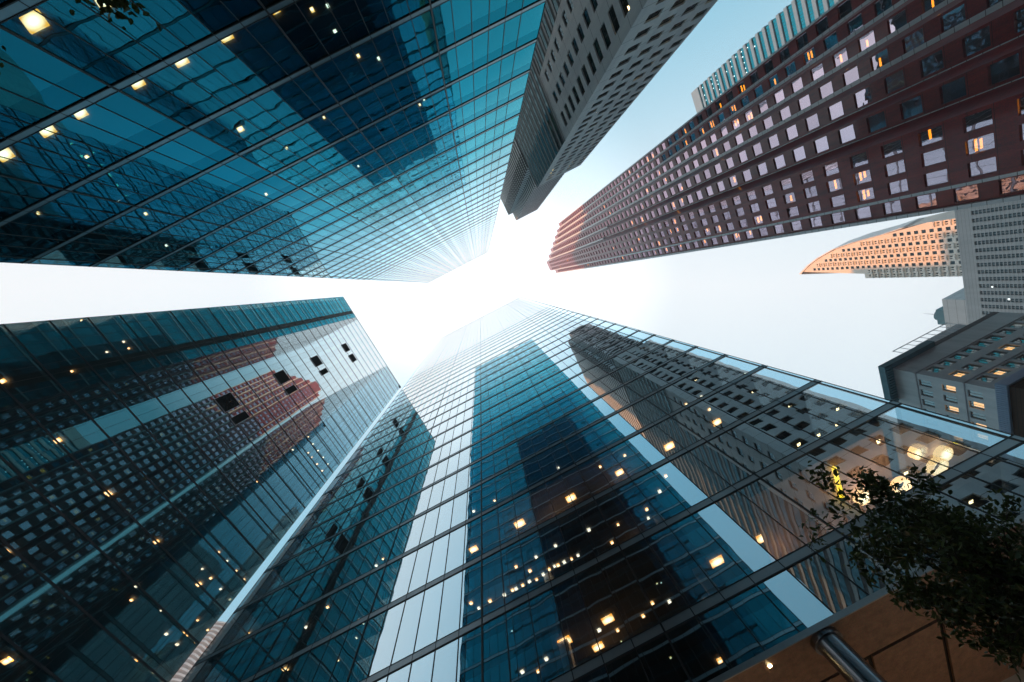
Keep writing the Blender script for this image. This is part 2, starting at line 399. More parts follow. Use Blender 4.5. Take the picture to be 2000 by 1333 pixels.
C_LAMPS=[(-11.12,19.73,21.63,3),(-1.52,19.72,21.63,3),(3.3,19.72,21.63,3),(-6.52,19.6,21.63,3),(8.28,21.19,13.43,3),(5.08,21.16,13.43,3),(10.0,23.46,13.43,2),(-5.41,21.11,13.43,3),(-2.47,21.17,13.43,3),(-3.83,22.76,13.43,3),(8.24,19.71,21.63,3),(12.97,19.8,21.63,3),(-11.38,20.01,17.53,1),(-11.13,20.74,17.53,1),(-10.14,20.64,17.53,1),(-9.0,20.76,17.53,1),(-8.3,20.73,17.53,1),(-8.02,20.76,17.53,1),(-7.46,20.76,17.53,1),(-6.89,20.75,17.53,1),(-6.36,20.89,17.53,1),(-5.74,20.76,17.53,1),(-5.18,20.59,17.53,1),(-4.71,20.58,17.53,1),(-4.44,20.65,17.53,1),(-3.93,20.66,17.53,1),(-3.35,20.72,17.53,1),(-2.79,20.71,17.53,1),(-7.14,19.01,17.53,1),(-5.52,19.07,17.53,1),(-6.44,19.91,17.53,1),(-3.88,18.99,17.53,1),(0.9,19.93,17.53,1),(3.14,20.68,17.53,1),(3.31,19.91,17.53,1),(4.73,19.03,17.53,1),(0.4,21.68,13.43,1),(1.38,22.22,13.43,1),(-0.47,22.26,13.43,1),(-3.26,21.6,13.43,1),(-2.28,22.31,13.43,1),(-6.94,21.65,13.43,1),(-6.0,22.3,13.43,1),(-8.6,21.66,13.43,1),(-7.78,22.23,13.43,1),(3.44,23.56,13.43,1),(-8.73,19.52,25.73,1),(-11.1,19.49,25.73,1),(-36.75,20.71,25.73,1),(-26.88,18.83,21.63,1),(-24.3,18.06,21.63,1),(-27.16,20.76,25.73,1),(-21.38,19.51,25.73,1),(-22.33,19.83,25.73,1),(1.99,18.29,21.63,1),(-1.5,19.57,25.73,1),(12.72,18.28,21.63,1),(14.84,19.98,25.73,1),(13.07,19.94,25.73,1),(4.01,21.75,21.63,1),(5.6,18.08,17.53,1),(-1.18,19.12,17.53,1),(-0.11,21.12,17.53,1),(-1.82,24.19,13.43,1),(1.85,20.13,9.33,1),(6.54,20.74,25.73,1),(4.34,18.43,21.63,1)]

def glazed_tower(T, faces, corners, floors, z_base, z_top, gl, spandrel=None, spf=.35, band=None, band_h=.32, band_out=.12,
                 mull_w=.05, core_in=9.0, slabs=14, body=None, heavy=6, heavy_w=.11):
    """faces: (Face, pane pitch, first offset, detailed?)"""
    zs = [z_base] + [z for z in floors if z_base < z < z_top] + [z_top]
    for a, b in zip(zs[:-1], zs[1:]):
        g = MB(); s = MB(); bd = MB(); bg_ = MB()
        for f, pitch, off, det in faces:
            us = [0.0]; u = off if off > .05 else pitch
            while u < f.w - .05:
                us.append(u); u += pitch
            us.append(f.w)
            zc = b - (b - a) * spf if spandrel else b
            for u0, u1 in zip(us[:-1], us[1:]):
                f.q(g, u0, u1, a, zc)
                if spandrel: f.q(s, u0, u1, zc, b)
            if band is not None:
                f.slab(bd, 0, f.w, b - band_h, b, .004, band_out); f.slab(bg_, 0, f.w, b - band_h - .045, b - band_h - .003, .004, band_out + .03); f.slab(bg_, 0, f.w, b + .003, b + .04, .004, band_out + .02)
            else:
                f.slab(bd, 0, f.w, b - .09, b + .09, .004, .05)
        g.build('glazing', gl, T)
        if spandrel: s.build('spandrel_panel', spandrel, T)
        bo = bd.build('floor_band', band or M_MULL, T)
        if bg_.f and a < 100: sub(bg_, 'gasket', M_MULL, bo)
    for f, pitch, off, det in faces:
        allm = MB(); u = off if off > .05 else pitch; k = 0; start = [0.0]
        while u < f.w - .05:
            start.append(u); u += pitch
        start.append(f.w)
        for k, u in enumerate(start):
            hw = heavy_w if (det and (k % heavy == 0)) else mull_w
            mb = MB() if det else allm
            f.slab(mb, max(0, u - hw / 2), min(f.w, u + hw / 2), z_base, z_top, .006, .06 if hw > .08 else .035)
            if det: mb.build('mullion', M_MULL, T)
        if not det: allm.build('mullion', M_MULL, T, kind='stuff')
    # slabs and core
    bx0, bx1, by0, by1 = body
    zl = [z for z in floors if z_base < z < z_top]
    for z in zl[:slabs]:
        MB().box(bx0 + .25, bx1 - .25, by0 + .25, by1 - .25, z - band_h - .22, z - .1).build('floor_slab', M_CEIL, T)
    zh = zl[slabs - 1]
    MB().box(bx0 + core_in, bx1 - core_in, by0 + core_in, by1 - core_in, z_base, zh).build('core', M_CORE, T)
    MB().box(bx0 + .9, bx1 - .9, by0 + .9, by1 - .9, zh, z_top - .5).build('upper_core', M_CORE, T)
    MB().box(bx0, bx1, by0, by1, z_top - .4, z_top).build('roof', M_ROOF, T)

# --- teal glass tower (top left of the picture)
AY = -17.9
TA = thing('glass_tower', (-8, -38, -1.6), 'tall teal glass office tower with silver bands at each floor, facing the pale mirrored tower', 'tower')
fa = Face((15.6, AY), (-31.6, AY))        # faces the street (+y)
AF = [20.05 + 4.05 * k for k in range(-5, 48)]
faces = [(fa, 1.5167, 2.3 - 0.0, True), (Face((-31.6, AY), (-31.6, -58)), 1.52, 0, False), (Face((15.6, -58), (15.6, AY)), 1.52, 0, False), (Face((-31.6, -58), (15.6, -58)), 1.52, 0, False)]
# heavy mullions of the front stand at x = 13.3, 5.45, -3.6, -12.7 ...
glazed_tower(TA, faces, None, AF, -1.6, 212.7, G_A, G_AS, .36, M_BANDA, .30, .03, heavy=6, body=(-31.6, 15.6, -58, AY))
MB().box(-31.72, -31.62, -22.6, -20.6, 0, 212).build('louvre_recess', M_BLACK, TA)
lamps(TA, A_LAMPS, L_WARM, L_WHITE)

# --- pale mirrored tower (bottom centre)
CY = 17.4
TC = thing('glass_tower', (-10, 38, -1.6), 'pale mirrored glass tower with lit lower offices, standing over the brown stone canopy', 'tower')
fc = Face((-37.0, CY), (19.1, CY))
CF = [9.93 + 4.12 * k for k in range(0, 42)]
fcw = Face((-35.6, 60), (-35.6, CY))
fce = Face((17.4, CY), (17.4, 60))
glazed_tower(TC, [(fc, 1.55, 1.55, True), (fcw, 1.55, 0, True), (fce, 1.55, 0, False)], None, CF, 7.72, 182.0, G_C, None, 0, M_BAND, .34, .03,
             heavy=6, heavy_w=.09, slabs=12, body=(-35.6, 17.4, CY, 60))
lamps(TC, C_LAMPS, L_WARM, L_WHITE)
# soffit and lobby under it
MB().box(-36.5, 19.0, CY + .02, 20.25, 7.58, 7.69).build('soffit', M_SOFF, TC)
sp = MB()
for k in range(-9, 5):
    x0 = .6 + 3.33 * k + .05
    if -35 < x0 < 15: sp.box(x0, x0 + 3.10, 20.50, 26.4, 7.60, 7.67)
sp.build('soffit_panel', M_SOFF, TC)
MB().box(-36.4, 18.9, 20.20, 26.4, 7.70, 7.72).build('soffit_backing', M_BLACK, TC)
MB().box(-35, 17.4, 26.4, 26.7, -1.6, 7.7).build('lobby_wall', M_GSTN, TC)
MB().box(-37.0, 19.1, CY - .05, CY + .01, 7.52, 7.70).build('fascia', M_BAND, TC)
for x in (-30.5, -18.5, -6.5, 5.6):
    cb = MB(); n = 40
    c = []
    for r, za, zb in ((.50, -1.6, 7.40), (.60, 7.40, 7.578)):
        cb.prism([(x + r * math.cos(2 * math.pi * k / n), 18.02 + r * math.sin(2 * math.pi * k / n)) for k in range(n)], za, zb)
    cb.build('column', M_STEEL, TC)
for x in (-20.8, -8.8, 3.2, 15.2):
    MB().prism([(x + .07 * math.cos(k), 17.95 + .07 * math.sin(k)) for k in [i * math.pi / 6 for i in range(12)]], 7.55, 7.578).build('downlight', L_STRONG, TC)
for x in (-12, 2, 12):
    pl = bpy.data.lights.new('lobby_lamp', 'POINT'); pl.energy = 170; pl.color = (1, .60, .32); pl.shadow_soft_size = .3
    po = bpy.data.objects.new('lobby_lamp', pl); COL.objects.link(po); po.location = (x, 22.5, 1.2)
for x, y, z, e in ((-3.0, 20.6, 20.4, 150), (3.2, 20.6, 20.4, 150), (-6.5, 20.4, 20.4, 90), (-3, 22.5, 12.2, 60), (1.5, 22, 16.4, 50), (9, 22, 12.2, 50), (-9.5, 21, 16.2, 50)):
    pl = bpy.data.lights.new('office_lamp', 'POINT'); pl.energy = e * .6; pl.color = (1, .50, .26); pl.shadow_soft_size = .25
    po = bpy.data.objects.new('office_lamp', pl); COL.objects.link(po); po.location = (x, y, z)
for x in (-33.4, -24.1, -14.8, -5.5, 3.8, 13.1):
    MB().box(x - .3, x + .3, 20.9, 21.5, 7.72, 50).build('interior_column', M_WHITE, TC)
for x0, x1, zc in ((-5.6, 3.6, 21.2), (-12, -5.7, 21.2), (-5.6, 13, 13.0), (3.9, 13, 17.1)):
    MB().box(x0, x1, 23.4, 23.5, zc - 3.3, zc + .1).build('office_partition', M_CREAM, TC)
# the lit corner room on the second level
RM = MB().box(8.2, 17.1, 17.9, 27.0, 13.30, 13.36).build('room_ceiling', stone('warm_plaster', (.62, .42, .34), (.70, .48, .40), rough=.8, bump=0), TC)
for x, y in ((11.5, 24), (15, 21)):
    pl = bpy.data.lights.new('room_lamp', 'POINT'); pl.energy = 260; pl.color = (1, .66, .45); pl.shadow_soft_size = .3
    po = bpy.data.objects.new('room_lamp', pl); COL.objects.link(po); po.location = (x, y, 11.3)
def ring(x, y, z, r, w, mat, name):
    mb = MB(); n = 36
    for k in range(n):
        a, b = 2 * math.pi * k / n, 2 * math.pi * (k + 1) / n
        A = [(x + q * math.cos(a), y + q * math.sin(a)) for q in (r - w, r)]
        B = [(x + q * math.cos(b), y + q * math.sin(b)) for q in (r - w, r)]
        mb.quad((*A[0], z), (*A[1], z), (*B[1], z), (*B[0], z))
        mb.quad((*A[1], z), (*A[1], z + .25), (*B[1], z + .25), (*B[1], z))
        mb.quad((*A[0], z), (*B[0], z), (*B[0], z + .25), (*A[0], z + .25))
    mb.build(name, mat, TC)
ring(16.2, 20.9, 12.2, .55, .14, L_WARM, 'ring_lamp')
ring(17.6, 19.2, 12.2, .45, .30, L_WARM, 'ring_lamp')
ring(14.6, 21.4, 12.9, .50, .40, L_WARM, 'ring_lamp')
MB().box(13.4, 13.55, 18.5, 21.3, 13.05, 13.2).build('tube_lamp', L_YEL, TC)

# --- dark mirrored tower (left)
BX = -55.4
TBd = thing('glass_tower', (-75, 1, -1.6), 'dark mirrored glass tower block with black louvre squares, at the left beyond the alley', 'tower')
BF = [46.65 + 4 * k for k in range(-12, 22)]
fb = Face((BX, -22.6), (BX, 24.7))
glazed_tower(TBd, [(fb, 1.5, 1.5, True), (Face((-95, -22.6), (BX, -22.6)), 1.5, 0, False), (Face((BX, 24.7), (-95, 24.7)), 1.5, 0, False)], None, BF, -1.6, 134.7,
             G_B, None, 0, None, .20, .1, heavy=1, heavy_w=.035, slabs=20, core_in=8, body=(-95, BX, -22.6, 24.7))
lamps(TBd, [(x, y, z - .38, k) for x, y, z, k in B_LAMPS], L_WARM, L_WHITE, 1.55)
for z0, z1 in ((58.2, 61.8), (74.3, 78.0), (90.2, 93.9), (110.1, 113.6)):
    for y0, y1 in ((-3.9, -.85), (.7, 2.25) if z0 < 100 else (.7, 3.6)):
        lv = MB().box(BX + .01, BX + .07, y0, y1, z0, z1)
        n = 10
        for k in range(n):
            z = z0 + (z1 - z0) * (k + .5) / n
            lv.box(BX + .07, BX + .13, y0, y1, z - .05, z + .05)
        lo = lv.build('louvre_panel', M_BLACK, TBd)
        fr_ = MB()
        fr_.box(BX + .012, BX + .15, y0 - .07, y0 - .003, z0, z1); fr_.box(BX + .012, BX + .15, y1 + .003, y1 + .07, z0, z1)
        fr_.box(BX + .012, BX + .15, y0 - .07, y1 + .07, z0 - .08, z0 - .003); fr_.box(BX + .012, BX + .15, y0 - .07, y1 + .07, z1 + .003, z1 + .08)
        sub(fr_, 'frame', M_BAND, lo)
MB().box(BX - .1, BX + .15, 23.6, 24.9, 133.4, 134.9).build('roof_camera', M_BLACK, TBd)

# ------------------------------------------------------------------ concrete tower with striped upper part
TD = thing('concrete_tower', (50, -45, -1.6), 'grey concrete tower with punched windows and a taller black and white striped part behind', 'tower')
DH = 131.0
fd1 = Face((61.4, -25.3), (41.0, -25.3))      # street face, +y
fd2 = Face((41.0, -25.3), (41.0, -42.7))      # west face, concrete part
wall = MB(); wd = []
F0 = 52.06
levels = [F0 + 3.33 * k for k in range(-16, 23)]
w1 = []; w2 = []
for z in levels:
    if z + 2.2 > DH: continue
    for c in range(4):
        u0 = 61.4 - (46.5 + 4.72 * c); w1.append((u0, u0 + 2.8, z + .25, z + 2.0))
    if z < 88.5:
        for a, b in ((2.0, 5.6), (8.2, 10.8), (13.6, 15.9)):
            w2.append((a, b, z + .25, z + 2.0))
walls(wall, fd1, -1.6, DH, w1, .3)
ZC = 90.6
walls(wall, fd2, -1.6, ZC, w2, .3)
wall.build('wall', M_CONC, TD)
put_windows(TD, [(fd1, *w) for w in w1] + [(fd2, *w) for w in w2], G_DARK, .3, 99, 'window', M_MULL)
for k, (f, w) in enumerate([(fd1, w) for w in w1] + [(fd2, w) for w in w2]):
    if random.random() < (.16 if w[2] < 80 else .05):
        mb = MB(); f.slab(mb, w[0] + .5, w[0] + 1.2, w[3] - .25, w[3] - .2, -1.5, -.9); mb.build('ceiling_light', L_STRONG, TD)
MB().box(42.2, 60.4, -76, -27.2, 0, DH - 1).build('core', M_CORE, TD)
MB().box(41.05, 61.4, -77, -25.35, DH - .3, DH).build('roof', M_ROOF, TD)
# ribbon glazed part of the west face: y -42.7 .. -77 at all heights, whole width above 90.6
def ribbons(T, f, u0, u1, za, zb, step, dark, slabm, slab_h, gl, out=.10, each=True):
    z = za; k = 0
    while z < zb - .05:
        t = min(z + step, zb)
        g = MB(); u = u0
        while u < u1 - .01:
            v = min(u + 1.5, u1); f.q(g, u, v, z + slab_h, t); u = v
        p = g.build('ribbon_window', gl, T)
        s = MB(); f.slab(s, u0, u1, z, z + slab_h, -.2, out)
        s.build('floor_slab_edge', slabm, T)
        if dark:
            b = MB(); f.slab(b, u0, u1, z + slab_h + .003, z + slab_h + dark, .004, .05); sub(b, 'black_strip', M_BLACK, p)  # plain black strip along the foot of each ribbon window
        z += step; k += 1
fd3 = Face((41.0, -42.7), (41.0, -77))
ribbons(TD, fd3, 0, 34.3, 2.11, ZC, 3.33, 1.0, M_CONCD, .8, G_RIB)
fd4 = Face((41.0, -25.3), (41.0, -77))
ribbons(TD, fd4, 0, 51.7, ZC, DH, 3.33, 1.0, M_CONCD, .8, G_RIB)
fd5 = Face((61.4, -77), (61.4, -25.3))
mb = MB(); fd5.q(mb, 0, fd5.w, -1.6, DH); mb.build('wall', M_CONC, TD)
# upper striped tower
def stripes(T, fs, z0, z1, step, wh, slabm, core):
    z = z0
    mb = MB()
    x0, x1, y0, y1 = core
    MB().box(x0 + .5, x1 - .5, y0 + .5, y1 - .5, z0, z1 - .3).build('glazed_core', G_RIB, T)
    while z < z1 - .1:
        MB().box(x0, x1, y0, y1, z, z + wh).build('floor_slab_edge', slabm, T)
        z += step
DT = 218.5
z = DH
while z < DT - .1:
    s = MB().box(41.0, 62.0, -77, -34.5, z, z + 1.5)
    s.box(44.4, 61.7, -34.5 + .003, -28.9, z, z + 1.5)
    s.build('balcony_band', M_WHITE, TD)
    z += 3.33
MB().box(41.15, 61.8, -76.5, -34.7, DH, DT).build('upper_window_wall', M_BLACK, TD)
MB().box(44.55, 61.5, -34.6, -29.05, DH, DT).build('upper_window_wall', M_BLACK, TD)
rs = MB()
for k in range(7): rs.box(40.9, 40.99, -34.7 - 1.0 * k, -34.4 - 1.0 * k, DH, DT - 3)
rs.box(40.905, 40.985, -41.2, -34.4, DT - 3, DT - 2.5)
rs.build('recess_screen', M_BLACK, TD)

# ------------------------------------------------------------------ red granite tower
TE = thing('granite_tower', (95, 3, -1.6), 'tall red granite tower with sawtooth corners and pink mirrored windows, its tip in sunlight', 'tower')
EH = 272.0
pts = [(118, -16.6), (118, 22.9), (72.9, 22.9), (68.6, 21.4), (68.6, 18.6), (64.3, 17.2), (64.3, 8.5), (68.4, 7.3), (68.4, 4.2), (72.5, 3.0), (72.5, -.1), (76.6, -1.35), (76.6, -4.2), (80.7, -5.4), (80.7, -8.3), (84.8, -9.5), (84.8, -12.4), (88.9, -13.5), (88.9, -16.6)]
ew = []; wm = MB(); finm = MB(); room = MB(); elamp = []
FE = 3.85
for i in range(len(pts)):
    p, q = pts[i], pts[(i + 1) % len(pts)]
    f = Face(p, q); f_w = []
    if abs(p[0] - q[0]) < .01 and p[0] < 100:
        n = 3 if f.w > 5 else 1
        wd_ = 1.9 if n == 3 else f.w - .75
        for k in range(n):
            c = f.w * (k + .5) / n
            z = 2.2
            while z + 2.4 < EH - 9:
                f_w.append((c - wd_ / 2, c + wd_ / 2, z, z + 2.15)); z += FE
        for w in f_w:
            ew.append((f, *w))
            d = Vector((f.P((w[0] + w[1]) / 2, w[2]))).length
            if random.random() < (.5 if w[2] < 100 else .34 if w[2] < 165 else .10):
                elamp.append((f, *w))
    if abs(p[0] - q[0]) > .01 and abs(p[1] - q[1]) > .01: walls(finm, f, -1.6, EH, [], .22)
    else: walls(wm, f, -1.6, EH, f_w, .22)
wm.build('wall', M_GRAN, TE)
finm.build('sawtooth_return', M_GRAN, TE)
for x, y0, y1, z0, z1, dx in ((88.9, -13.75, -12.45, -1.6, EH, 1.2), (84.8, -9.8, -8.3, -1.6, EH, 1.2), (80.7, -5.75, -4.2, -1.6, EH, 1.2), (76.6, -1.7, -.1, -1.6, EH, 1.2),
                         (72.5, 3.0, 3.35, -1.6, 150, .5), (68.4, 7.3, 7.6, -1.6, 150, .4), (72.5, 2.8, 4.15, 150, EH, 1.2), (68.4, 7.1, 8.45, 150, EH, 1.2),
                         (65.9, 17.25, 17.95, -1.6, EH, .6), (68.6, 21.4, 22.0, -1.6, EH, .5), (88.9, -17.0, -16.6, -1.6, EH, .4)):
    MB().box(x - dx, x + .6, y0 + .004, y1, z0, z1 + .4).build('pilaster', M_FIN, TE)
MB().poly([(x, y, EH - .5) for x, y in pts]).build('roof', M_ROOF, TE)
put_windows(TE, ew, G_E, .22, 100, 'window')
MB().prism([(112, -15), (112, 21), (75, 21), (70.5, 20), (66.5, 16), (66.5, 9.5), (75, 5), (83, -3), (90.5, -12), (91, -15)], 0, EH - 4).build('core', M_CORE, TE)
random.shuffle(elamp)
for k, (f, u0, u1, a, b) in enumerate(elamp):
    mb = MB(); c = random.uniform(.25, .75); w = (u1 - u0)
    for s in ((0,) if k % 2 else (-.55, .55)):
        uc = u0 + w * c; L0 = random.uniform(.45, .95)
        zt = b - .35
        dd = -.65 - (s + .55) * .7
        f.slab(mb, max(u0 + .1, uc - L0), min(u1 - .1, uc + L0), zt - .05, zt, dd - .34, dd)
    
    if k < 99: mb.build('ceiling_light', L_AMBER, TE)

# ------------------------------------------------------------------ white marble tower (top right, behind the granite one)
TW = thing('marble_tower', (240, -20, -1.6), 'distant white marble tower with blue-green window bands, behind the red granite tower', 'tower')
WH = 235.0; WX = 209.0
MB().box(WX + .6, 270, -54.4, 14.4, -1.6, WH - 6).build('window_wall', G_W, TW)
MB().box(WX, 270, -55, 15, WH - 6.5, WH).build('parapet', M_WMARB, TW)
fw = Face((WX, 15), (WX, -55))
z = 20; k = 0
wl_ = []
gw = []
while z < WH - 9:
    MB().box(WX, 270, -55, 15, z, z + 1.55).build('marble_band', M_WMARB, TW)
    for j in range(14):
        if random.random() < .35 or k % 5 == 2:
            wl_.append((-53 + j * 3 + random.uniform(-.5, .5), z + 3.6))
    z += 4.03; k += 1
mb = MB()
for j in range(46):
    y = -54.2 + 1.5 * j
    mb.box(WX + .35, WX + .598, y, y + .12, 0, WH - 7)
mb.build('window_bars', M_CONCD, TW)
for y, zz in wl_[-95:]:
    MB().box(WX + .40, WX + .59, y, y + .5, zz - .35, zz - .05).build('office_light', L_WIN, TW)
MB().box(WX - .35, WX - .05, -27.5, -17.5, WH - 6.2, WH - .6).build('roof_sign', M_MAG, TW)

# ------------------------------------------------------------------ curved cream tower
TH = thing('cream_tower', (300, 110, -1.6), 'distant cream tower with a curved sail-shaped top, part lit orange by the sun', 'tower')
HX = 275.0
prof = [(94, -1.6), (94, 168), (95.5, 178), (98.5, 189), (101.8, 206), (106, 220.2), (112.5, 232.6), (119.2, 242), (126.5, 249.6), (127.2, 249.6), (127.2, 204.2), (132.4, 204.2), (132.4, -1.6)]
hm = MB()
fh = Face((HX, 132.4), (HX, 94))
def htop(y):
    for (y0, z0), (y1, z1) in zip(prof[1:9], prof[2:10]):
        if y0 <= y <= y1: return z0 + (z1 - z0) * (y - y0) / max(1e-6, y1 - y0)
    return 204.2 if y > 127.2 else 249.6
# front (facing -x) with openings column by column
hw = []
cols = [(94 + 3.84 * k, 94 + 3.84 * (k + 1)) for k in range(10)]
for y0, y1 in cols:
    fcx = Face((HX, y1), (HX, y0)); top = min(htop(y0 + .01), htop(y1 - .01))
    ws = []
    z = 40.0
    while z + 2.2 < top - 1:
        ws.append((.75, 3.1, z, z + 1.9)); z += 3.4
    walls(hm, fcx, -1.6, top, ws, .5)
    hw += [(fcx, *w) for w in ws]
    ta, tb = htop(y0 + .01), htop(y1 - .01)
    hm.poly([(HX, y1, top), (HX, y0, top), (HX, y0, max(ta, top) + .01), (HX, y1, max(tb, top) + .01)])
n = len(prof)
for i in range(n):
    (ya, za), (yb, zb) = prof[i], prof[(i + 1) % n]
    hm.quad((HX, ya, za), (HX, yb, zb), (HX + 16, yb, zb), (HX + 16, ya, za))
hm.poly([(HX + 16, y, z) for y, z in prof])
hm.build('wall', M_CREAM, TH)
put_windows(TH, hw, G_DARK, .5, 90, 'window')
MB().box(HX + 2, HX + 15, 96, 126, 0, 165).build('core', M_CORE, TH)
# curved bay slabs stacked up the face
cb = MB(); rb = MB()
for ci in (0, 2, 4, 6, 8, 9):
    y0, y1 = cols[ci]; yc = (y0 + y1) / 2
    z = 39.2; top = min(htop(y0 + .01), htop(y1 - .01))
    bay = MB().box(HX - .25, HX - .01, yc - .3, yc + .3, 39.2, top - .5)
    while z < top - 3:
        arc = [(HX - 1.1 * math.sin(math.pi * t / 10), yc + 1.92 * math.cos(math.pi * t / 10)) for t in range(11)]
        bay.prism(arc, z, z + .9)
        z += 3.4
    bay.build('bay_slabs', M_CREAM, TH)
pr = [(y, z) for y, z in prof[2:10]]
edge = MB()
for (ya, za), (yb, zb) in zip(pr[:-1], pr[1:]):
    edge.quad((HX - .6, ya - .4, za), (HX - .6, yb - .4, zb), (HX - .6, yb - .4, zb + 1.6), (HX - .6, ya - .4, za + 1.6))
    edge.quad((HX - .6, ya - .4, za), (HX + 16, ya - .4, za), (HX + 16, yb - .4, zb), (HX - .6, yb - .4, zb))
    edge.quad((HX - .6, ya - .4, za + 1.6), (HX + 16, ya - .4, za + 1.6), (HX + 16, yb - .4, zb + 1.6), (HX - .6, yb - .4, zb + 1.6))
    edge.quad((HX - .6, ya - .4, za), (HX + .1, ya - .4, za), (HX + .1, ya - .4, za + 1.6), (HX - .6, ya - .4, za + 1.6))
edge.build('sail_roof_edge', M_WHITE, TH)

# ------------------------------------------------------------------ grey grid tower (right edge)
TF = thing('stone_grid_tower', (267, 115, -1.6), 'pale grey stone tower with rows of small dark windows between piers, at the right edge', 'tower')
FX, FHt = 262.0, 149.3
MB().box(FX + .6, 272, 70, 160, -1.6, FHt - 2).build('window_wall', G_DARK, TF)
MB().box(FX, 273, 68, 160.6, FHt - 5.6, FHt).build('parapet', M_GREY, TF)
MB().box(FX, FX + 1.2, 156.2, 160.6, -1.6, FHt - 5.6).build('pier', M_GREY, TF)
yy = 156.2 - 2.43
while yy > 72:
    MB().box(FX, FX + 1.0, yy - 2.05, yy, -1.6, FHt - 5.6).build('pier', M_GREY, TF)
    cell = MB()
    z = 30.0
    while z < FHt - 5.6:
        cell.box(FX + .3, FX + .55, yy, yy + 2.43, z, z + .28)
        z += 1.28
    cell.box(FX + .28, FX + .52, yy + 1.15, yy + 1.27, 30, FHt - 5.6)
    cell.build('window_grille', M_GREY, TF)
    yy -= 4.48
fl_ = MB()
for z, y0 in ((128, 149), (123, 146.5), (134, 140), (118, 142), (139, 133)):
    for j in range(3): fl_.box(FX + .56, FX + .59, y0 + j * .6, y0 + j * .6 + .35, z, z + .8)
fl_.build('office_light', L_WIN, TF)

# ------------------------------------------------------------------ plain grey block with plant room
TG = thing('grey_office_block', (330, 190, -1.6), 'plain light grey block with a teal rooftop plant room, behind the grid tower', 'building')
MB().box(308, 350, 167, 215, -1.6, 186.5).build('wall', M_GWALL, TG)
MB().box(309, 330, 177, 190, 186.5, 191).build('plant_room', M_COPPER, TG)
MB().prism([(314 + 4.3 * math.cos(k * math.pi / 12), 184 + 4.3 * math.sin(k * math.pi / 12)) for k in range(24)], 191, 193).build('cooling_drum', M_COPPER, TG)
MB().tube((314, 184, 193), (314, 184, 201), .22, .08).build('mast', M_MULL, TG)

# ------------------------------------------------------------------ stone office block (right)
TI = thing('stone_office_block', (95, 75, -1.6), 'grey limestone office block with a projecting cornice and lit windows, beside the mirrored tower', 'building')
IX, IY, IH = 80.0, 62.7, 59.0
fi1 = Face((IX, 95), (IX, IY)); fi2 = Face((IX, IY), (110, IY))
iw1 = []; iw2 = []
z = 54.2 - .6
while z > 10:
    for c in range(11):
        u1 = fi1.w - 1.5 - 2.75 * c
        if u1 - 1.7 > .2: iw1.append((u1 - 1.7, u1, z - 1.9, z))
    for c in range(9):
        u0 = 1.8 + 3.1 * c
        iw2.append((u0, u0 + 2.2, z - 1.9, z))
    z -= 3.42
im = MB(); walls(im, fi1, -1.6, IH - 1.2, iw1, .3); walls(im, fi2, -1.6, IH - 1.2, iw2, .3)
im.build('wall', M_GSTN, TI)
lg = MB(); z = 54.2
while z > 10:
    fi1.slab(lg, 0, fi1.w, z - .32, z - .14, .004, .16); fi2.slab(lg, .17, fi2.w, z - .32, z - .14, .004, .16); z -= 6.84
lg.build('string_course', M_GREY, TI)
for x, y, hh in ((97, 74, 3.2), (102, 80, 2.2)):
    MB().box(x, x + 4, y, y + 3, IH - .3, IH + hh).build('roof_unit', M_GWALL, TI)
G_I = glass('office_window_glass', [(0.0, (.14, .16, .16)), (.4, (.34, .38, .38)), (.7, (.8, .85, .86)), (1, (.95, .96, .97))], (.5, .46, .38), wave=0.006, scale=0.8, tilt=.006)
M_LIT = emit('lit_office_wall', (1, .55, .20), 2.2)
put_windows(TI, [(fi1, *w) for w in iw1] + [(fi2, *w) for w in iw2], G_I, .3, 99, 'window', M_CONCD)
lit = MB(); lit2 = MB()
random.seed(5)
for w in iw1:
    if random.random() < .45: fi1.slab(lit, w[0] + .1, w[1] - .1, w[2] + .2, w[3] - .25, -.75, -.65)
for w in iw2:
    if random.random() < .32: fi2.slab(lit2, w[0] + .1, w[1] - .1, w[2] + .8, w[3] - .25, -.75, -.65)
lit.build('lit_room', M_LIT, TI); lit2.build('lit_room', M_LIT, TI)
MB().box(IX + 3, 109, IY + 3, 94, 0, IH - 3).build('core', M_CORE, TI)
MB().box(IX - 1.9, 92, IY - 1.3, 71.5, IH - 1.2, IH).build('cornice', M_COPPER, TI)
MB().box(IX - .05, 110, IY - .05, 95, IH - 1.25, IH - .3).build('roof', M_ROOF, TI)
dn = MB(); y = IY - 1.1
for k in range(14):
    dn.box(IX - 1.7, IX - .2, IY - 1.0 + k * .75, IY - .7 + k * .75, IH - 1.55, IH - 1.2)
dn.build('cornice_brackets', M_COPPER, TI)
rl = MB()
for k in range(9):
    x = 88.5 + 2 * k
    rl.box(x, x + .12, IY + 1, IY + 1.12, IH - .3, IH + 4.2)
rl.box(88.5, 105, IY + 1, IY + 1.12, IH + 4.1, IH + 4.25); rl.box(88.5, 105, IY + 1, IY + 1.12, IH + 2, IH + 2.1)
rl.build('roof_railing', M_WHITE, TI)
MB().box(94, 106, IY + 2, IY + 9, IH - .3, IH + 3.4).build('glass_block_penthouse', stone('pale_glass_block', (.45, .50, .52), (.6, .65, .67), scale=2, rough=.2, bump=.01), TI)

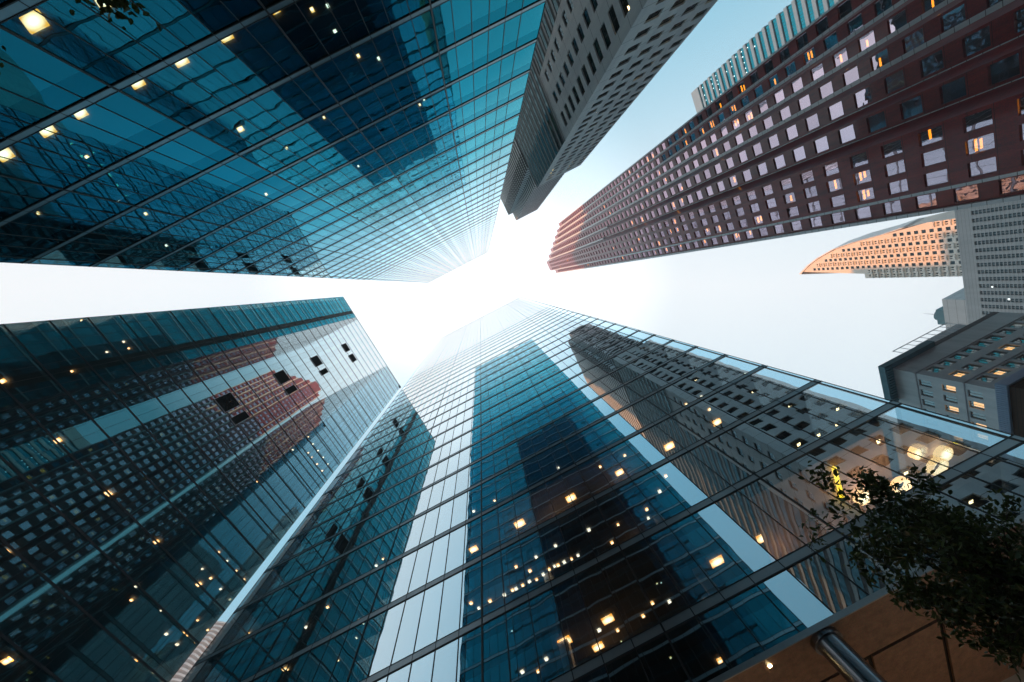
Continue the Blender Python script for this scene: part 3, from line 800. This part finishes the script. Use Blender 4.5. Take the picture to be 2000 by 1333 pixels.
# ------------------------------------------------------------------ brown brick block (far right, low)
TJ = thing('brick_building', (70, 55, -1.6), 'dark brown brick building with a pale blue corrugated parapet, at the right edge', 'building')
fj = Face((60.0, 75), (60.0, 46.0))
jw = []
for r in range(7):
    for c in range(8): jw.append((1.4 + 3.4 * c, 3.0 + 3.4 * c, 26.6 - 3.6 * r, 28.6 - 3.6 * r))
jm = MB(); walls(jm, fj, -1.6, 31.3, jw, .25)
fj2 = Face((60, 46), (78, 46)); fj2.q(jm, 0, 18, -1.6, 31.3)
jm.build('wall', M_BRICK, TJ)
put_windows(TJ, [(fj, *w) for w in jw], G_DARK, .25, 99, 'window')
pj = MB().box(59.7, 78, 45.7, 75, 31.3, 32.3)
k = 45.8
while k < 75: pj.box(59.58, 59.7, k, k + .18, 31.3, 32.3); k += .36
pj.build('parapet', M_CORR, TJ)

# ------------------------------------------------------------------ wavy balcony tower (between the two mirrored towers)
TK = thing('wavy_tower', (-365, 170, -1.6), 'distant residential tower with wavy white balconies, seen in the gap between mirrored towers', 'tower')
def wavy(z, r):
    ph = z * .06
    out = []
    cx, cy = -372.0, 178.0
    for k in range(72):
        t = 2 * math.pi * k / 72
        ex = abs(math.cos(t)) ** .5 * math.copysign(1, math.cos(t)); ey = abs(math.sin(t)) ** .5 * math.copysign(1, math.sin(t))
        w = 1 + .05 * math.sin(5 * t + ph) + .02 * math.sin(9 * t - ph * 1.7)
        out.append((cx + ex * 26 * w * r, cy + ey * 22 * w * r))
    return out
MB().prism([(x, y) for x, y in wavy(0, .86)], -1.6, 238).build('wall', stone('peach_render', (.62, .40, .28), (.70, .47, .34), rough=.8, bump=0), TK)
z = 20.0
while z < 239:
    MB().prism(wavy(z, 1.0), z, z + 1.25).build('balcony', M_WHITE, TK)
    z += 3.1

# ------------------------------------------------------------------ unseen blocks added to the west to keep low sun off the towers
TL = thing('sun_blocker_slab', (-215, -10, -1.6), 'broad unseen slab added west behind the mirrored block to hold off the low sun', 'tower')
fl1 = Face((-200, -78), (-200, 55))
TM = thing('sun_blocker_tower', (-195, 122, -1.6), 'narrow unseen block added west behind the pale mirrored tower to hold off the low sun', 'tower')
MB().box(-430, -415, 60, 112, -1.6, 202).build('wall', M_CONC, thing('sun_blocker_slab', (-422, 86, -1.6), 'far unseen slab added behind the mirrored block to stop a slit of low sun', 'tower'))  # added out of view, stops sun passing between the other two blockers
MB().box(-200, -190, 95.5, 215, -1.6, 238).build('wall', M_CONC, TM)  # added out of view, shades one end of the cream tower
lw_ = []
z = 20
while z < 207:
    for c in range(16): lw_.append((2 + 8 * c, 8 + 8 * c, z, z + 2.4))
    z += 8
lm = MB(); walls(lm, fl1, -1.6, 212, lw_, .3)
lm.box(-230, -200.5, -78, 55, -1.6, 211.9)
lm.box(-230, -200.05, 55, 88, -1.6, 181)  # lower wing of the blocker, keeps sun off the grid tower
lm.box(-214, -200.1, -81, -45, 200, 262)  # taller piece of the blocker, keeps sun off the marble tower
lm.build('wall', M_CONC, TL)
put_windows(TL, [(fl1, *w) for w in lw_], G_RIB, .3, 40, 'window')

# ------------------------------------------------------------------ trees
def tree(name, label, base, fork, limbs, nleaf, seed, leaf=.085):
    rnd = random.Random(seed)
    T = thing(name, base, label, 'tree')
    tr = MB(); b = Vector(base); f = Vector(fork)
    prev = b; r = .17
    for k in range(1, 6):
        p = b.lerp(f, k / 5) + Vector((rnd.uniform(-.05, .05), rnd.uniform(-.05, .05), 0)); tr.tube(prev, p, r, r * .9, 10); prev = p; r *= .9
    twigs = []
    def grow(p, tip, r, depth):
        p = Vector(p); tip = Vector(tip); L = (tip - p).length
        n = max(3, int(L / .35)); q = p; rr = r
        for k in range(1, n + 1):
            t = k / n
            a = p.lerp(tip, t) + Vector((rnd.gauss(0, .05), rnd.gauss(0, .05), rnd.gauss(0, .04) + .10 * math.sin(t * math.pi))) * (L * .35)
            if k == n: a = tip
            tr.tube(q, a, rr, max(.004, rr * .82), 6 if rr > .02 else 4)
            d = (a - q)
            if depth < 3:
                for _ in range(2 if depth < 2 else 1):
                    if rnd.random() < .85:
                        s = Vector((rnd.gauss(0, 1), rnd.gauss(0, 1), rnd.gauss(0, .6))).normalized()
                        e = a + (d.normalized() * .6 + s).normalized() * L * rnd.uniform(.15, .27)
                        grow(a, e, rr * .5, depth + 1)
            else:
                twigs.append(a)
            if depth >= 2: twigs.append(a)
            q = a; rr = max(.004, rr * .82)
    for tip in limbs: grow(f, tip, .085, 0)
    if True:
        tr.build('trunk', M_BARK, T)
    lf = MB()
    per = max(1, nleaf // max(1, len(twigs)))
    for t in twigs:
        for _ in range(per):
            c = t + Vector((rnd.gauss(0, 1), rnd.gauss(0, 1), rnd.gauss(0, 1))) * .11
            n_ = Vector((rnd.gauss(0, .7), rnd.gauss(0, .7), rnd.choice((-1, 1)) * 1.0)).normalized()
            u = n_.orthogonal().normalized(); ang = rnd.uniform(0, 6.28)
            w = n_.cross(u); u, w = u * math.cos(ang) + w * math.sin(ang), w * math.cos(ang) - u * math.sin(ang)
            s = leaf * rnd.uniform(.6, 1.25)
            P = [c, c + u * s * .35 + w * s * .26, c + u * s * .8 + w * s * .24, c + u * s * 1.15, c + u * s * .8 - w * s * .24, c + u * s * .35 - w * s * .26]
            m_ = n_ * s * .12
            lf.poly([P[0], P[1] + m_, P[2] + m_, P[3]]); lf.poly([P[0], P[3], P[4] + m_, P[5] + m_])
    lf.build('crown', M_LEAF, T)
    return len(twigs)
K = .93
n1 = tree('street_tree', 'dark leafy street tree in front of the brown stone canopy', (8.6, 12.4, -1.6), (7.9, 11.6, 2.2),
     [(5.0, 7.9, 4.95), (6.6, 9.0, 5.0), (5.9, 10.7, 4.5), (8.6, 10.6, 4.7), (9.4, 12.6, 4.6), (7.4, 12.2, 4.2), (6.5, 12.0, 4.0), (8.8, 14.0, 4.2), (7.2, 10.2, 4.8), (6.0, 9.3, 4.7), (8.3, 11.8, 4.5), (10.8, 13.2, 4.6), (6.0, 11.0, 4.3)], 17000, 3, .13)
n2 = tree('street_tree', 'street tree whose leafy twigs hang before the teal glass tower', (-3.4, -8.3, -1.6), (-3.3, -8.0, 2.4),
     [(-2.85, -5.9, 5.1), (-5.2, -7.3, 5.4), (-2.4, -8.2, 4.6), (-4.2, -8.9, 4.8)], 2600, 11, .11)
# ------------------------------------------------------------------ haze
hz, nt, out = new_mat('haze')
pv = nt.nodes.new('ShaderNodeVolumePrincipled')
pv.inputs['Color'].default_value = (.93, .95, .97, 1)
pv.inputs['Density'].default_value = 0.00033
pv.inputs['Anisotropy'].default_value = 0.2
nt.links.new(pv.outputs[0], out.inputs['Volume'])
MB().box(-600, 500, -450, 450, -2.8, 300).build('haze', hz, kind='stuff')
sc.cycles.volume_bounces = 1
print('twigs', n1, n2)
